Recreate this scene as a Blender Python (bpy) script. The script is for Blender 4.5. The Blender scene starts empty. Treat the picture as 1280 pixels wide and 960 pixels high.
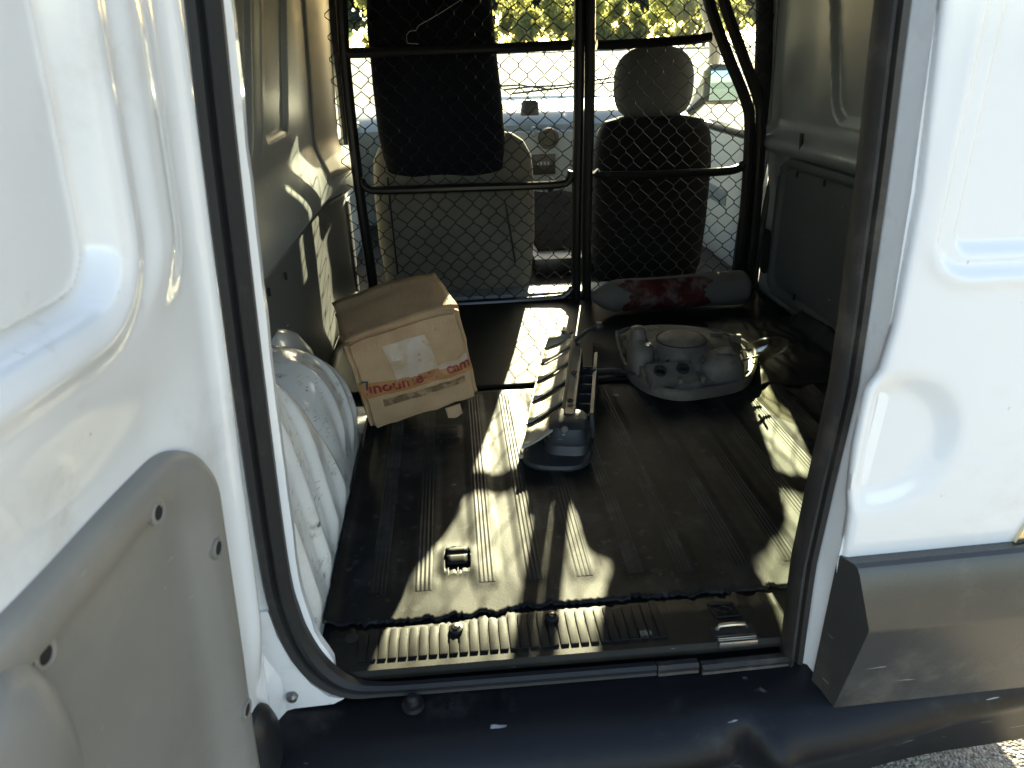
import bpy, bmesh, math, random
from mathutils import Vector, Matrix, noise
random.seed(7)
SC = bpy.context.scene
COL = SC.collection
# ------------------------------------------------------------------ camera
# world: x right across the van, y forward into the van, z = 0 on the load floor (metres)
FPX, CX, CY = 924.0, 640.0, 480.0          # focal length and centre in pixels of the 1280 x 960 photograph
CAM = Vector((0, 0, 0.78))
def cam_basis(vpx=555, vpy=68, roll=1.5):
    Y = Vector((vpx-CX, CY-vpy, -FPX)).normalized()
    r0 = Vector((math.cos(math.radians(roll)), math.sin(math.radians(roll)), 0))
    U = r0.cross(Y).normalized()
    if U.y < 0: U = -U
    X = Y.cross(U)
    return Matrix((X, Y, U))
RB = cam_basis()
cam = bpy.data.cameras.new('camera'); cam_o = bpy.data.objects.new('camera', cam); COL.objects.link(cam_o)
cam.sensor_width = 36; cam.lens = FPX/1280*36; cam.clip_start = 0.02; cam.clip_end = 600
cam_o.matrix_world = Matrix.Translation(CAM) @ RB.to_4x4()
SC.camera = cam_o
cam.dof.use_dof = True; cam.dof.focus_distance = 1.7; cam.dof.aperture_fstop = 9.0
# ------------------------------------------------------------------ world, sun, exposure
SUN_AZ, SUN_EL = math.radians(12.0), math.radians(18.2)     # azimuth from +y towards +x
W = bpy.data.worlds.new('World'); SC.world = W; W.use_nodes = True
nt = W.node_tree; bg = nt.nodes['Background']; sky = nt.nodes.new('ShaderNodeTexSky')
sky.sky_type = 'NISHITA'; sky.sun_disc = False; sky.sun_elevation = SUN_EL; sky.sun_rotation = SUN_AZ
sky.air_density = 1.0; sky.dust_density = 1.6; sky.ozone_density = 0.2
nt.links.new(sky.outputs[0], bg.inputs[0]); bg.inputs[1].default_value = 0.085
sun = bpy.data.lights.new('sun', 'SUN'); sun.energy = 5.0; sun.angle = math.radians(0.5); sun.color = (1.0, 0.89, 0.61)
sun_o = bpy.data.objects.new('sun', sun); COL.objects.link(sun_o)
sd = Vector((math.sin(SUN_AZ)*math.cos(SUN_EL), math.cos(SUN_AZ)*math.cos(SUN_EL), math.sin(SUN_EL)))
sun_o.rotation_euler = sd.to_track_quat('Z', 'Y').to_euler(); sun_o.location = (2, 8, 5)
vs = SC.view_settings
vs.view_transform = 'Standard'; vs.look = 'None'; vs.gamma = 1; vs.use_curve_mapping = False
vs.exposure = 2.72
SC.cycles.max_bounces = 10; SC.cycles.transparent_max_bounces = 16; SC.cycles.sample_clamp_indirect = 6
SC.cycles.use_denoising = True

# ------------------------------------------------------------------ helpers
def at(u, v, x=None, y=None, z=None):
    """point of the place seen at photograph pixel (u, v) on the plane x =, y = or z ="""
    d = RB @ Vector(((u-CX)/FPX, (CY-v)/FPX, -1))
    if z is not None: t = (z-CAM.z)/d.z
    elif y is not None: t = (y-CAM.y)/d.y
    else: t = (x-CAM.x)/d.x
    return CAM + t*d
def ss(a, b, x):
    if a == b: return 1.0 if x >= a else 0.0
    t = max(0.0, min(1.0, (x-a)/(b-a))); return t*t*(3-2*t)
def lerp(a, b, t): return a+(b-a)*t
def interp(tab, x):
    if x <= tab[0][0]: return tab[0][1]
    for (a, va), (b, vb) in zip(tab, tab[1:]):
        if x <= b: return lerp(va, vb, (x-a)/(b-a))
    return tab[-1][1]
def nz(x, y=0, z=0): return noise.noise(Vector((x, y, z)))

class MB:
    """collects geometry in world coordinates; build() links it as one mesh object"""
    def __init__(s): s.v = []; s.f = []
    def add(s, vs, fs):
        o = len(s.v); s.v += [tuple(q) for q in vs]; s.f += [tuple(i+o for i in f) for f in fs]; return s
    def box(s, a, b, M=None, bev=0.0):
        bm = bmesh.new(); bmesh.ops.create_cube(bm, size=1)
        for w in bm.verts: w.co = Vector([lerp(a[i], b[i], w.co[i]+.5) for i in range(3)])
        if bev: bmesh.ops.bevel(bm, geom=bm.edges[:], offset=bev, segments=2, affect='EDGES', profile=.6)
        return s.bm(bm, M)
    def bm(s, bm, M=None):
        bm.verts.index_update()
        vs = [(M @ w.co if M else w.co.copy()) for w in bm.verts]
        s.add(vs, [[w.index for w in f.verts] for f in bm.faces]); bm.free(); return s
    def tube(s, path, r, n=8, caps=True, sq=None):
        path = [Vector(p) for p in path]
        rr = r if isinstance(r, (list, tuple)) else [r]*len(path)
        vs = []; ref = None
        for i, p in enumerate(path):
            t = (path[min(i+1, len(path)-1)] - path[max(i-1, 0)]).normalized()
            if ref is None: ref = Vector((0, 0, 1)) if abs(t.z) < .9 else Vector((0, 1, 0))
            a = t.cross(ref).normalized(); b = a.cross(t).normalized(); ref = b
            for k in range(n):
                th = 2*math.pi*k/n
                c, q = math.cos(th), math.sin(th)
                vs.append(p + a*c*rr[i]*(sq[0] if sq else 1) + b*q*rr[i]*(sq[1] if sq else 1))
        fs = [(i*n+k, i*n+(k+1) % n, (i+1)*n+(k+1) % n, (i+1)*n+k) for i in range(len(path)-1) for k in range(n)]
        if caps: fs += [tuple(range(n))[::-1], tuple((len(path)-1)*n+k for k in range(n))]
        return s.add(vs, fs)
    def grid(s, fn, us, vs_):
        vv = [fn(u, w) for u in us for w in vs_]; m = len(vs_)
        return s.add(vv, [(i*m+j, (i+1)*m+j, (i+1)*m+j+1, i*m+j+1) for i in range(len(us)-1) for j in range(m-1)])
    def loft(s, rings, caps=True):
        n = len(rings[0]); vv = [p for r in rings for p in r]
        fs = [(i*n+k, i*n+(k+1) % n, (i+1)*n+(k+1) % n, (i+1)*n+k) for i in range(len(rings)-1) for k in range(n)]
        if caps: fs += [tuple(range(n))[::-1], tuple((len(rings)-1)*n+k for k in range(n))]
        return s.add(vv, fs)
    def superloft(s, levels, n=40, M=None, fn=None):
        """levels: (cx, cy, z, rx, ry, exponent)"""
        rings = []
        for (cx, cy, z, rx, ry, e) in levels:
            ring = []
            for k in range(n):
                th = 2*math.pi*k/n; c, q = math.cos(th), math.sin(th)
                p = Vector((cx+rx*math.copysign(abs(c)**(2/e), c), cy+ry*math.copysign(abs(q)**(2/e), q), z))
                if fn: p = fn(p)
                ring.append(M @ p if M else p)
            rings.append(ring)
        return s.loft(rings)
    def prism(s, poly, off):
        """closed polygon (3-D points) extruded by vector off"""
        n = len(poly); off = Vector(off)
        vs = [Vector(p) for p in poly]+[Vector(p)+off for p in poly]
        return s.add(vs, [tuple(range(n))[::-1], tuple(range(n, 2*n))]+[(k, (k+1) % n, n+(k+1) % n, n+k) for k in range(n)])
    def lathe(s, prof, M=None, n=28):
        rings = [[(Vector((r*math.cos(2*math.pi*k/n), r*math.sin(2*math.pi*k/n), z))) for k in range(n)] for r, z in prof]
        if M: rings = [[M @ p for p in r] for r in rings]
        return s.loft(rings)
    def build(s, name, mat, parent=None, smooth=True, solid=0.0, angle=35, off=-1, face=None):
        me = bpy.data.meshes.new(name); me.from_pydata(s.v, [], s.f)
        bm = bmesh.new(); bm.from_mesh(me); bmesh.ops.recalc_face_normals(bm, faces=bm.faces[:])
        if face is not None and sum((f.normal*f.calc_area() for f in bm.faces), Vector()).dot(Vector(face)) < 0: bmesh.ops.reverse_faces(bm, faces=bm.faces[:])
        if smooth:
            for f in bm.faces: f.smooth = True
            ca = math.radians(angle)
            for e in bm.edges:
                if len(e.link_faces) == 2 and e.calc_face_angle(0) > ca: e.smooth = False
        bm.to_mesh(me); bm.free()
        o = bpy.data.objects.new(name, me); COL.objects.link(o); o.data.materials.append(mat)
        if solid:
            m = o.modifiers.new('solid', 'SOLIDIFY'); m.thickness = solid; m.offset = off
        if parent is not None: attach(o, parent)
        return o
def attach(o, parent):
    o.parent = parent
    if parent.type == 'EMPTY': o.matrix_parent_inverse = Matrix.Translation(parent.location).inverted()
def thing(name, loc, label, cat, group=None):
    o = bpy.data.objects.new(name, None); COL.objects.link(o); o.location = loc; o.empty_display_size = .05
    return tag(o, label, cat, group)
def tag(o, label, cat, group=None, kind=None):
    if label: o['label'] = label
    if cat: o['category'] = cat
    if group: o['group'] = group
    if kind: o['kind'] = kind
    return o
def lin(a, b, n): return [a+(b-a)*i/(n-1) for i in range(n)]
def smoothpath(pts, k=6):
    """Catmull-Rom through the points"""
    P = [Vector(p) for p in pts]; P = [2*P[0]-P[1]]+P+[2*P[-1]-P[-2]]; out = []
    for i in range(1, len(P)-2):
        for j in range(k):
            t = j/k; a, b, c, d = P[i-1:i+3]
            out.append(.5*((2*b)+(c-a)*t+(2*a-5*b+4*c-d)*t*t+(3*b-a-3*c+d)*t**3))
    return out+[P[-2]]

# ------------------------------------------------------------------ materials
def mat(name, col, rough=.5, metal=0, spec=.5, var=None, dirt=None, bump=None, scr=None, coat=0, rvar=0, sheen=0):
    """var (scale, amount): soft mottling; dirt (colour, scale, low, high): patches; bump (scale, strength, distance);
    scr (colour, scale, threshold): thin scratches"""
    m = bpy.data.materials.new(name); m.use_nodes = True; t = m.node_tree; N = t.nodes; L = t.links
    b = N['Principled BSDF']; b.inputs['Roughness'].default_value = rough; b.inputs['Metallic'].default_value = metal
    b.inputs['Specular IOR Level'].default_value = spec
    if coat: b.inputs['Coat Weight'].default_value = coat; b.inputs['Coat Roughness'].default_value = .06
    if sheen: b.inputs['Sheen Weight'].default_value = sheen
    tc = N.new('ShaderNodeTexCoord')
    out = None
    rgb = N.new('ShaderNodeRGB'); rgb.outputs[0].default_value = (*col, 1); out = rgb.outputs[0]
    def nse(scale, detail=6, rough_=.6, vec=None):
        n = N.new('ShaderNodeTexNoise'); n.inputs['Scale'].default_value = scale; n.inputs['Detail'].default_value = detail
        n.inputs['Roughness'].default_value = rough_; L.new(vec or tc.outputs['Object'], n.inputs['Vector']); return n.outputs['Fac']
    def ramp(f, a, c):
        r = N.new('ShaderNodeMapRange'); r.interpolation_type = 'SMOOTHSTEP'; L.new(f, r.inputs['Value'])
        r.inputs['From Min'].default_value = a; r.inputs['From Max'].default_value = c; return r.outputs[0]
    def mix(f, a, c, amt=1.0):
        x = N.new('ShaderNodeMix'); x.data_type = 'RGBA'
        if amt != 1.0:
            mm = N.new('ShaderNodeMath'); mm.operation = 'MULTIPLY'; L.new(f, mm.inputs[0]); mm.inputs[1].default_value = amt; f = mm.outputs[0]
        L.new(f, x.inputs['Factor']); L.new(a, x.inputs[6])
        if isinstance(c, tuple): x.inputs[7].default_value = (*c, 1)
        else: L.new(c, x.inputs[7])
        return x.outputs[2]
    if var:
        out = mix(ramp(nse(var[0]), .35, .65), out, tuple(c*(1-var[1]) for c in col))
    rsig = None
    for d in (dirt if isinstance(dirt, list) else [dirt] if dirt else []):
        f = ramp(nse(d[1], 9, .68), d[2], d[3]); out = mix(f, out, d[0], d[4] if len(d) > 4 else 1.0); rsig = f
    if scr:
        mp = N.new('ShaderNodeMapping'); L.new(tc.outputs['Object'], mp.inputs['Vector'])
        mp.inputs['Rotation'].default_value = (.4, .7, .3); mp.inputs['Scale'].default_value = (1, 1, 9)
        a = ramp(nse(scr[1], 2, .5, mp.outputs[0]), scr[2], scr[2]+.015)
        c = ramp(nse(scr[1]*.35, 4, .6), .52, .60)
        mm = N.new('ShaderNodeMath'); mm.operation = 'MULTIPLY'; L.new(a, mm.inputs[0]); L.new(c, mm.inputs[1])
        out = mix(mm.outputs[0], out, scr[0])
    L.new(out, b.inputs['Base Color'])
    if rvar:
        r = N.new('ShaderNodeMapRange'); L.new(rsig if rsig else nse(9), r.inputs['Value'])
        r.inputs['To Min'].default_value = rough; r.inputs['To Max'].default_value = min(1, rough+rvar); L.new(r.outputs[0], b.inputs['Roughness'])
    if bump:
        bp = N.new('ShaderNodeBump'); bp.inputs['Strength'].default_value = bump[1]; bp.inputs['Distance'].default_value = bump[2] if len(bump) > 2 else .002
        L.new(nse(bump[0], 5, .6), bp.inputs['Height']); L.new(bp.outputs[0], b.inputs['Normal'])
    return m
M = {}
M['paint'] = mat('white_paint', (.87, .865, .855), .12, coat=.8, var=(3, .05), dirt=[((.42, .37, .29), 5, .52, .80, .5), ((.25, .21, .16), 60, .685, .71, .7), ((.50, .44, .35), 16, .60, .74, .35)], bump=(40, .04), rvar=.15)
M['paint_out'] = mat('outer_white_paint', (.80, .79, .785), .14, coat=.7, var=(2, .03), dirt=[((.55, .48, .38), 5, .56, .85, .4), ((.3, .27, .22), 45, .69, .72, .5)], bump=(30, .02))
M['paint_arch'] = mat('worn_white_paint', (.84, .82, .77), .22, coat=.4, var=(5, .08), dirt=[((.52, .47, .38), 7, .50, .78, .6), ((.34, .30, .24), 22, .56, .66, .6), ((.10, .09, .075), 44, .64, .67, .85)], scr=((.30, .27, .22), 38, .66), bump=(30, .12), rvar=.25)
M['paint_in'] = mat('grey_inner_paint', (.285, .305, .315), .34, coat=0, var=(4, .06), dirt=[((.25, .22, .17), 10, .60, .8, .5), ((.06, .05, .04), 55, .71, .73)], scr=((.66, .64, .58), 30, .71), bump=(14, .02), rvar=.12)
M['pillar'] = mat('cream_pillar_paint', (.40, .36, .30), .35, var=(6, .08), dirt=[((.33, .2, .1), 22, .68, .74), ((.2, .17, .13), 60, .7, .73)], bump=(25, .08))
M['board'] = mat('grey_wall_board', (.095, .102, .107), .55, var=(3, .12), dirt=((.12, .12, .12), 18, .62, .8, .6), scr=((.5, .5, .48), 24, .72), bump=(60, .08))
M['trim'] = mat('grey_plastic_trim', (.25, .235, .21), .36, var=(3, .10), dirt=[((.34, .31, .26), 5, .48, .8, .6), ((.14, .13, .115), 9, .60, .78, .5), ((.4, .37, .32), 60, .68, .71, .6)], scr=((.42, .4, .36), 20, .74), bump=(260, .08, .0006))
M['rubber'] = mat('black_rubber', (.018, .018, .019), .55, dirt=((.11, .095, .075), 14, .54, .8, .5), bump=(80, .1))
M['rubber_b'] = mat('dusty_rubber', (.032, .028, .025), .42, dirt=((.12, .10, .08), 16, .5, .75, .6), bump=(60, .12))
M['mat'] = mat('dusty_black_mat', (.007, .0078, .0085), .55, spec=.165, var=(5, .3), dirt=[((.034, .037, .040), 5, .46, .70, .9), ((.055, .057, .058), 38, .58, .66, .6), ((.012, .012, .012), 50, .68, .73)], scr=((.2, .19, .17), 18, .70), bump=(420, .25, .0012), rvar=.1)
M['mat2'] = mat('smooth_dark_mat', (.012, .014, .013), .58, spec=.12, var=(4, .2), dirt=((.022, .025, .023), 6, .45, .75, .8), bump=(120, .12))
M['plate'] = mat('worn_black_plate', (.010, .010, .0095), .54, spec=.20, var=(7, .2), dirt=[((.02, .019, .016), 7, .44, .7, .9), ((.015, .015, .015), 40, .64, .7)], scr=((.25, .24, .2), 24, .7), bump=(300, .15, .001))
M['bumper'] = mat('black_bumper_plastic', (.008, .008, .010), .42, spec=.22, var=(5, .2), dirt=[((.030, .030, .031), 9, .54, .70, .8), ((.004, .004, .005), 5, .56, .60, .8), ((.16, .16, .17), 60, .69, .71, .6)], scr=((.30, .30, .31), 15, .70), bump=(90, .12), rvar=.25)
M['bplast'] = mat('faded_black_plastic', (.050, .047, .042), .25, spec=.6, var=(4, .2), dirt=[((.12, .108, .09), 6, .48, .75, .7), ((.2, .19, .17), 50, .69, .72, .5)], scr=((.22, .2, .18), 18, .70), bump=(260, .25, .0008), rvar=.2)
M['steel'] = mat('black_painted_tube', (.012, .012, .013), .28, dirt=((.05, .045, .04), 20, .62, .75))
M['wire'] = mat('galvanised_black_wire', (.022, .022, .022), .45, metal=.3)
M['zinc'] = mat('bright_metal', (.55, .54, .5), .28, metal=1, dirt=((.2, .12, .07), 40, .55, .7))
M['dark'] = mat('dark_cavity', (.012, .012, .012), .8)
M['screw'] = mat('screw_metal', (.2, .19, .18), .35, metal=.8)
M['seat'] = mat('beige_grey_seat_fabric', (.18, .17, .145), .9, spec=.1, var=(8, .15), bump=(350, .3, .001), sheen=.1)
M['seat_b'] = mat('black_seat_cover', (.012, .012, .013), .85, spec=.1, bump=(200, .3, .001))
M['headrest'] = mat('grey_headrest_fabric', (.13, .13, .125), .85, spec=.1, var=(7, .1), bump=(380, .3, .001))
M['navy'] = mat('navy_cloth', (.012, .013, .020), .88, spec=.1, var=(4, .3), bump=(160, .3, .001))
M['dash'] = mat('blue_grey_dash', (.16, .20, .24), .5, var=(4, .1), bump=(300, .1, .0006))
M['dash_l'] = mat('pale_fascia', (.20, .215, .23), .45, var=(4, .05))
M['card'] = mat('door_card', (.42, .45, .48), .5)
M['black'] = mat('black_plastic', (.014, .014, .015), .4)
M['mirror'] = mat('mirror_glass', (.45, .62, .62), .05, metal=1)
M['lampgrey'] = mat('dusty_grey_housing', (.14, .13, .112), .65, var=(9, .25), dirt=[((.24, .22, .185), 12, .48, .72, .8), ((.05, .045, .04), 30, .62, .70, .7)], bump=(150, .15))
M['lampdark'] = mat('dark_grey_housing', (.026, .029, .032), .5, dirt=[((.085, .082, .078), 10, .50, .75, .7), ((.02, .02, .02), 40, .64, .7, .7)], scr=((.3, .29, .27), 30, .68), bump=(100, .12))
M['lamplit'] = mat('sunlit_fin_tone', (.36, .33, .26), .6, dirt=((.10, .09, .075), 14, .55, .8, .7), bump=(80, .15))  # frame's grey plastic made paler here; sunlight on the face put into colour
M['roll'] = mat('grey_canvas_roll', (.15, .142, .13), .9, spec=.1, var=(8, .2), dirt=((.12, .11, .10), 10, .52, .75, .7), bump=(90, .35, .003))
M['red'] = mat('faded_red_cloth', (.095, .022, .020), .9, spec=.1, var=(14, .5), dirt=[((.16, .13, .12), 12, .50, .66, .8), ((.04, .02, .018), 22, .58, .7, .8)], bump=(90, .3, .003))
M['sheet'] = mat('black_plastic_sheet', (.010, .010, .011), .6, spec=.25, bump=(40, .3, .004))
M['chrome'] = mat('chrome_badge', (.75, .66, .45), .12, metal=1)
M['redink'] = mat('red_print', (.26, .03, .03), .6, var=(60, .3), dirt=((.40, .20, .09), 45, .52, .60, .8))
M['tape'] = mat('brown_tape', (.42, .20, .08), .25, var=(12, .15), bump=(70, .12))
M['stain'] = mat('damp_cardboard', (.20, .125, .06), .6, var=(25, .3), dirt=((.34, .23, .13), 30, .48, .58, .9))
M['label'] = mat('worn_paper_label', (.50, .40, .31), .5, dirt=((.46, .33, .20), 16, .40, .58, .95))
M['conc'] = mat('pale_yard', (.22, .205, .165), .9, var=(.8, .12), dirt=((.16, .145, .115), 3, .5, .75, .7), bump=(30, .4, .01))
M['leafa'] = mat('leaf_yellow_green', (.40, .40, .14), .6, var=(.8, .4))
M['leafb'] = mat('leaf_dark_green', (.09, .12, .06), .6, var=(.8, .4))
for k_ in ('leafa', 'leafb'):
    t_ = M[k_].node_tree; b_ = t_.nodes['Principled BSDF']; tr_ = t_.nodes.new('ShaderNodeBsdfTranslucent'); x_ = t_.nodes.new('ShaderNodeMixShader'); x_.inputs[0].default_value = .8
    t_.links.new(b_.inputs['Base Color'].links[0].from_socket, tr_.inputs[0]); t_.links.new(b_.outputs[0], x_.inputs[1]); t_.links.new(tr_.outputs[0], x_.inputs[2]); t_.links.new(x_.outputs[0], t_.nodes['Material Output'].inputs[0])
M['bark'] = mat('bark', (.09, .065, .045), .9, bump=(20, .5, .02))
M['tyre'] = mat('tyre', (.02, .02, .02), .7)
def glass_mat(name, tint, refl):
    m = bpy.data.materials.new(name); m.use_nodes = True; t = m.node_tree; t.nodes.remove(t.nodes['Principled BSDF'])
    a = t.nodes.new('ShaderNodeBsdfTransparent'); a.inputs[0].default_value = (*tint, 1)
    g = t.nodes.new('ShaderNodeBsdfGlossy'); g.inputs['Roughness'].default_value = .02
    x = t.nodes.new('ShaderNodeMixShader'); x.inputs[0].default_value = refl
    t.links.new(a.outputs[0], x.inputs[1]); t.links.new(g.outputs[0], x.inputs[2])
    t.links.new(x.outputs[0], t.nodes['Material Output'].inputs[0]); return m
M['glass'] = glass_mat('window_glass', (.90, .95, .86), .06)
M['clear'] = glass_mat('clear_plastic', (.88, .86, .78), .16)
def gravel_mat():
    m = bpy.data.materials.new('gravel_asphalt'); m.use_nodes = True; t = m.node_tree; N = t.nodes; L = t.links; b = N['Principled BSDF']
    tc = N.new('ShaderNodeTexCoord'); v = N.new('ShaderNodeTexVoronoi'); v.inputs['Scale'].default_value = 150; L.new(tc.outputs['Object'], v.inputs['Vector'])
    r = N.new('ShaderNodeValToRGB'); e = r.color_ramp.elements; e[0].color = (.12, .105, .085, 1); e[1].color = (.46, .42, .35, 1)
    sp = N.new('ShaderNodeSeparateColor'); L.new(v.outputs['Color'], sp.inputs[0]); L.new(sp.outputs[0], r.inputs[0])
    L.new(r.outputs[0], b.inputs['Base Color']); b.inputs['Roughness'].default_value = .85
    bp = N.new('ShaderNodeBump'); bp.inputs['Strength'].default_value = .9; bp.inputs['Distance'].default_value = .006; bp.invert = True
    L.new(v.outputs['Distance'], bp.inputs['Height']); L.new(bp.outputs[0], b.inputs['Normal']); return m
M['gravel'] = gravel_mat()
def cardboard_mat():
    m = mat('cardboard', (.47, .315, .175), .75, spec=.15, var=(9, .12), dirt=[((.36, .22, .12), 6, .50, .68, .7), ((.46, .34, .24), 9, .58, .7, .6), ((.07, .045, .025), 30, .66, .70, .85)], bump=(40, .15))
    t = m.node_tree; N = t.nodes; L = t.links; b = N['Principled BSDF']; tc = N.new('ShaderNodeTexCoord')
    w = N.new('ShaderNodeTexWave'); w.inputs['Scale'].default_value = 55; w.inputs['Distortion'].default_value = .6; w.inputs['Detail'].default_value = 1
    L.new(tc.outputs['Object'], w.inputs['Vector'])
    bp = N.new('ShaderNodeBump'); bp.inputs['Strength'].default_value = .18; bp.inputs['Distance'].default_value = .002; L.new(w.outputs['Fac'], bp.inputs['Height'])
    old = b.inputs['Normal'].links[0].from_socket; L.new(old, bp.inputs['Normal']); L.new(bp.outputs[0], b.inputs['Normal']); return m
M['card_b'] = cardboard_mat()

# ------------------------------------------------------------------ ground
GZ = -0.55
def gz(x, y): return GZ + 1.27*ss(7.5, 24, y) + .5*ss(24, 60, y)
g = MB(); ys = lin(-60, 6, 12)+lin(7, 26, 24)+lin(30, 200, 10); xs = lin(-120, 120, 40)
g.grid(lambda x, y: (x, y, gz(x, y)), xs, ys)
tag(g.build('ground', M['conc']), None, None, kind='structure')
g = MB(); g.grid(lambda x, y: (x, y, GZ+.004), lin(-6, 7, 4), lin(-7, 6, 4))
tag(g.build('pavement', M['gravel']), None, None, kind='structure')

# ------------------------------------------------------------------ the van: shell
van = thing('cargo_van', (.33, 2.4, GZ), 'white cargo van seen from behind with its left rear door open', 'van')
def part(mb, name, m, parent=None, **k): return mb.build(name, M[m], parent or van, **k)
# outer shell: keeps the light out except through the windscreen, the cab windows and the open door
b = MB(); b.grid(lambda y, z: (-.50+.05*max(z-.5, 0)**1.2, y, z), lin(.74, 2.62, 8), lin(-.38, 1.14, 10)); part(b, 'body_side', 'paint_out', solid=.03, off=0)
b = MB(); b.grid(lambda y, z: (1.15-.05*max(z-.5, 0)**1.2, y, z), lin(.74, 2.62, 8), lin(-.38, 1.14, 10)); part(b, 'body_side', 'paint_out', solid=.03, off=0)
b = MB(); b.grid(lambda x, y: (x, y, 1.15-.05*((x-.33)/.85)**4-.10*ss(2.9, 3.42, y)), lin(-.52, 1.18, 14), lin(.70, 3.42, 10)); part(b, 'roof', 'paint_out', solid=.03, off=0)
b = MB().box((-.47, .74, 1.0), (1.12, .84, 1.10), bev=.02); part(b, 'roof_header', 'paint')
b = MB().box((-.46, .86, 1.075), (1.11, 3.05, 1.09)); part(b, 'added_dark_liner', 'board')  # unseen dark liner, added to cut light bouncing off the white roof
b = MB().box((-.50, .80, -.09), (1.15, 4.1, -.012)); part(b, 'load_floor', 'dark')
b = MB().box((-.44, 1.25, -.30), (1.09, 1.30, -.10)); part(b, 'rear_axle_beam', 'black')
b = MB().box((-.55, 4.25, -.40), (1.22, 4.33, .50)); part(b, 'firewall', 'black')
b = MB(); b.grid(lambda x, y: (x, y, .56-.25*((y-4.30)/.75)**2-.08*((x-.33)/.9)**4), lin(-.55, 1.22, 14), lin(4.32, 5.05, 8)); part(b, 'bonnet', 'paint_out', solid=.03)
b = MB().box((-.53, 4.95, -.40), (1.20, 5.08, .27), bev=.05); part(b, 'front_panel', 'paint_out')
for sx, x0 in ((-1, -.53), (1, 1.16)):
    b = MB().box((x0, 3.75, -.38), (x0+.03, 5.0, .47), bev=.008); part(b, 'front_wing', 'paint_out')
    # front door: card, sill trim, glass
    xi = -.46 if sx < 0 else 1.085
    b = MB().box((xi, 2.60, -.38), (xi+.035, 3.74, .46 if sx < 0 else .47), bev=.01); d = part(b, 'front_door', 'card')
    b = MB().box((xi-.01, 2.62, .475), (xi+.045, 3.74, .50), bev=.006); part(b, 'window_sill', 'black', d)
    b = MB(); b.grid(lambda y, z: (xi+.02-sx*.10*(z-.5), y, z), (2.62, 3.72), lin(.50, 1.08, 4)); part(b, 'window', 'glass', d)
    b = MB().box((xi-.005 if sx > 0 else xi+.03, 2.9, .20), (xi+.005 if sx > 0 else xi+.045, 3.5, .26), bev=.004); part(b, 'arm_rest', 'dash', d)
for sx in (-1, 1):
    c = lambda dx: .33+sx*dx
    p = smoothpath([(c(.97), 4.05, .50), (c(.955), 3.76, .74), (c(.80), 3.50, .965), (c(.70), 3.38, 1.10)], 5)
    b = MB().tube(p, .027, 10, sq=(1, 1.3)); part(b, 'windscreen_pillar', 'pillar')
    for wy in (1.62, 4.25):
        Mx = Matrix.Translation((c(.72), wy, GZ+.30)) @ Matrix.Rotation(math.pi/2, 4, 'Y')
        b = MB().lathe([(.19, -.09), (.28, -.09), (.30, -.06), (.30, .06), (.28, .09), (.19, .09)], Mx); w = part(b, 'wheel', 'tyre')
        b = MB().lathe([(.02, -.05), (.18, -.06), (.195, -.08), (.195, .08), (.18, .06), (.02, .05)], Mx); part(b, 'rim', 'zinc', w)
# windscreen
b = MB(); b.grid(lambda x, t: (x, lerp(4.27, 3.36, t)-.22*abs((x-.33)/.90)**3*(1-t*.5), lerp(.555, 1.10, t)), lin(-.62, 1.28, 15), lin(0, 1, 6)); part(b, 'windscreen', 'glass')
for pts in ([(630, 112), (668, 108), (700, 107), (782, 94)], [(640, 117), (700, 110), (785, 100)], [(560, 112), (650, 106), (690, 112)]):
    b = MB().tube([at(u, v, y=4.36) for u, v in pts], .006, 6); part(b, 'wiper', 'black')
# dashboard
prof = [(4.27, .545), (4.10, .545), (3.93, .515), (3.84, .485), (3.795, .455), (3.80, .36), (3.83, .25), (3.92, .10), (3.98, -.05), (4.24, -.05)]
b = MB(); b.loft([[Vector((x, y-.18*abs((x-.33)/.86)**3, z)) for y, z in prof] for x in lin(-.50, 1.12, 17)]); dash = part(b, 'dashboard', 'dash', angle=50)
b = MB().box((.30, 3.75, .02), (.62, 3.82, .43), bev=.02); part(b, 'centre_console', 'dash_l', dash)
def ring_at(u, v, y, r, name, m1):
    p = at(u, v, y=y); Mx = Matrix.Translation(p) @ Matrix.Rotation(math.pi/2, 4, 'X')
    b = MB().lathe([(r*.75, .0), (r*.78, .012), (r*1.05, .012), (r*1.12, .0), (r*1.12, -.02), (r*.75, -.02)], Mx); q = part(b, name, m1, dash)
    return p
p = ring_at(686, 173, 3.735, .045, 'air_vent', 'black')
for k in range(5):
    b = MB().box((p.x-.033, 3.738, p.z-.032+k*.0135), (p.x+.033, 3.748, p.z-.026+k*.0135)); part(b, 'vent_slat', 'dark', dash)
b = MB().box((p.x-.036, 3.749, p.z-.036), (p.x+.036, 3.752, p.z+.036)); part(b, 'vent_back', 'dark', dash)
p = at(667, 165, y=3.74); b = MB().lathe([(.0, .0), (.012, .0), (.015, -.01), (.015, -.02)], Matrix.Translation(p) @ Matrix.Rotation(math.pi/2, 4, 'X') @ Matrix.Diagonal((1, 1.7, 1, 1))); part(b, 'switch', 'dash', dash)
p = at(679, 205, y=3.735); b = MB().box((p.x-.055, 3.728, p.z-.05), (p.x+.06, 3.748, p.z+.045), bev=.004); radio = part(b, 'radio', 'black', dash)
for k in range(4):
    b = MB().box((p.x-.035+k*.018, 3.725, p.z-.004), (p.x-.024+k*.018, 3.728, p.z+.012)); part(b, 'radio_button', 'dash_l', dash)
b = MB().superloft([(.40, 3.80, .50, .045, .03, 3), (.40, 3.80, .555, .042, .028, 3), (.40, 3.80, .57, .03, .02, 3)]); part(b, 'dash_pod', 'black', dash)
b = MB().box((.30, 2.75, -.01), (.56, 3.76, .06), bev=.015); tun = part(b, 'floor_tunnel', 'black')
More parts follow.
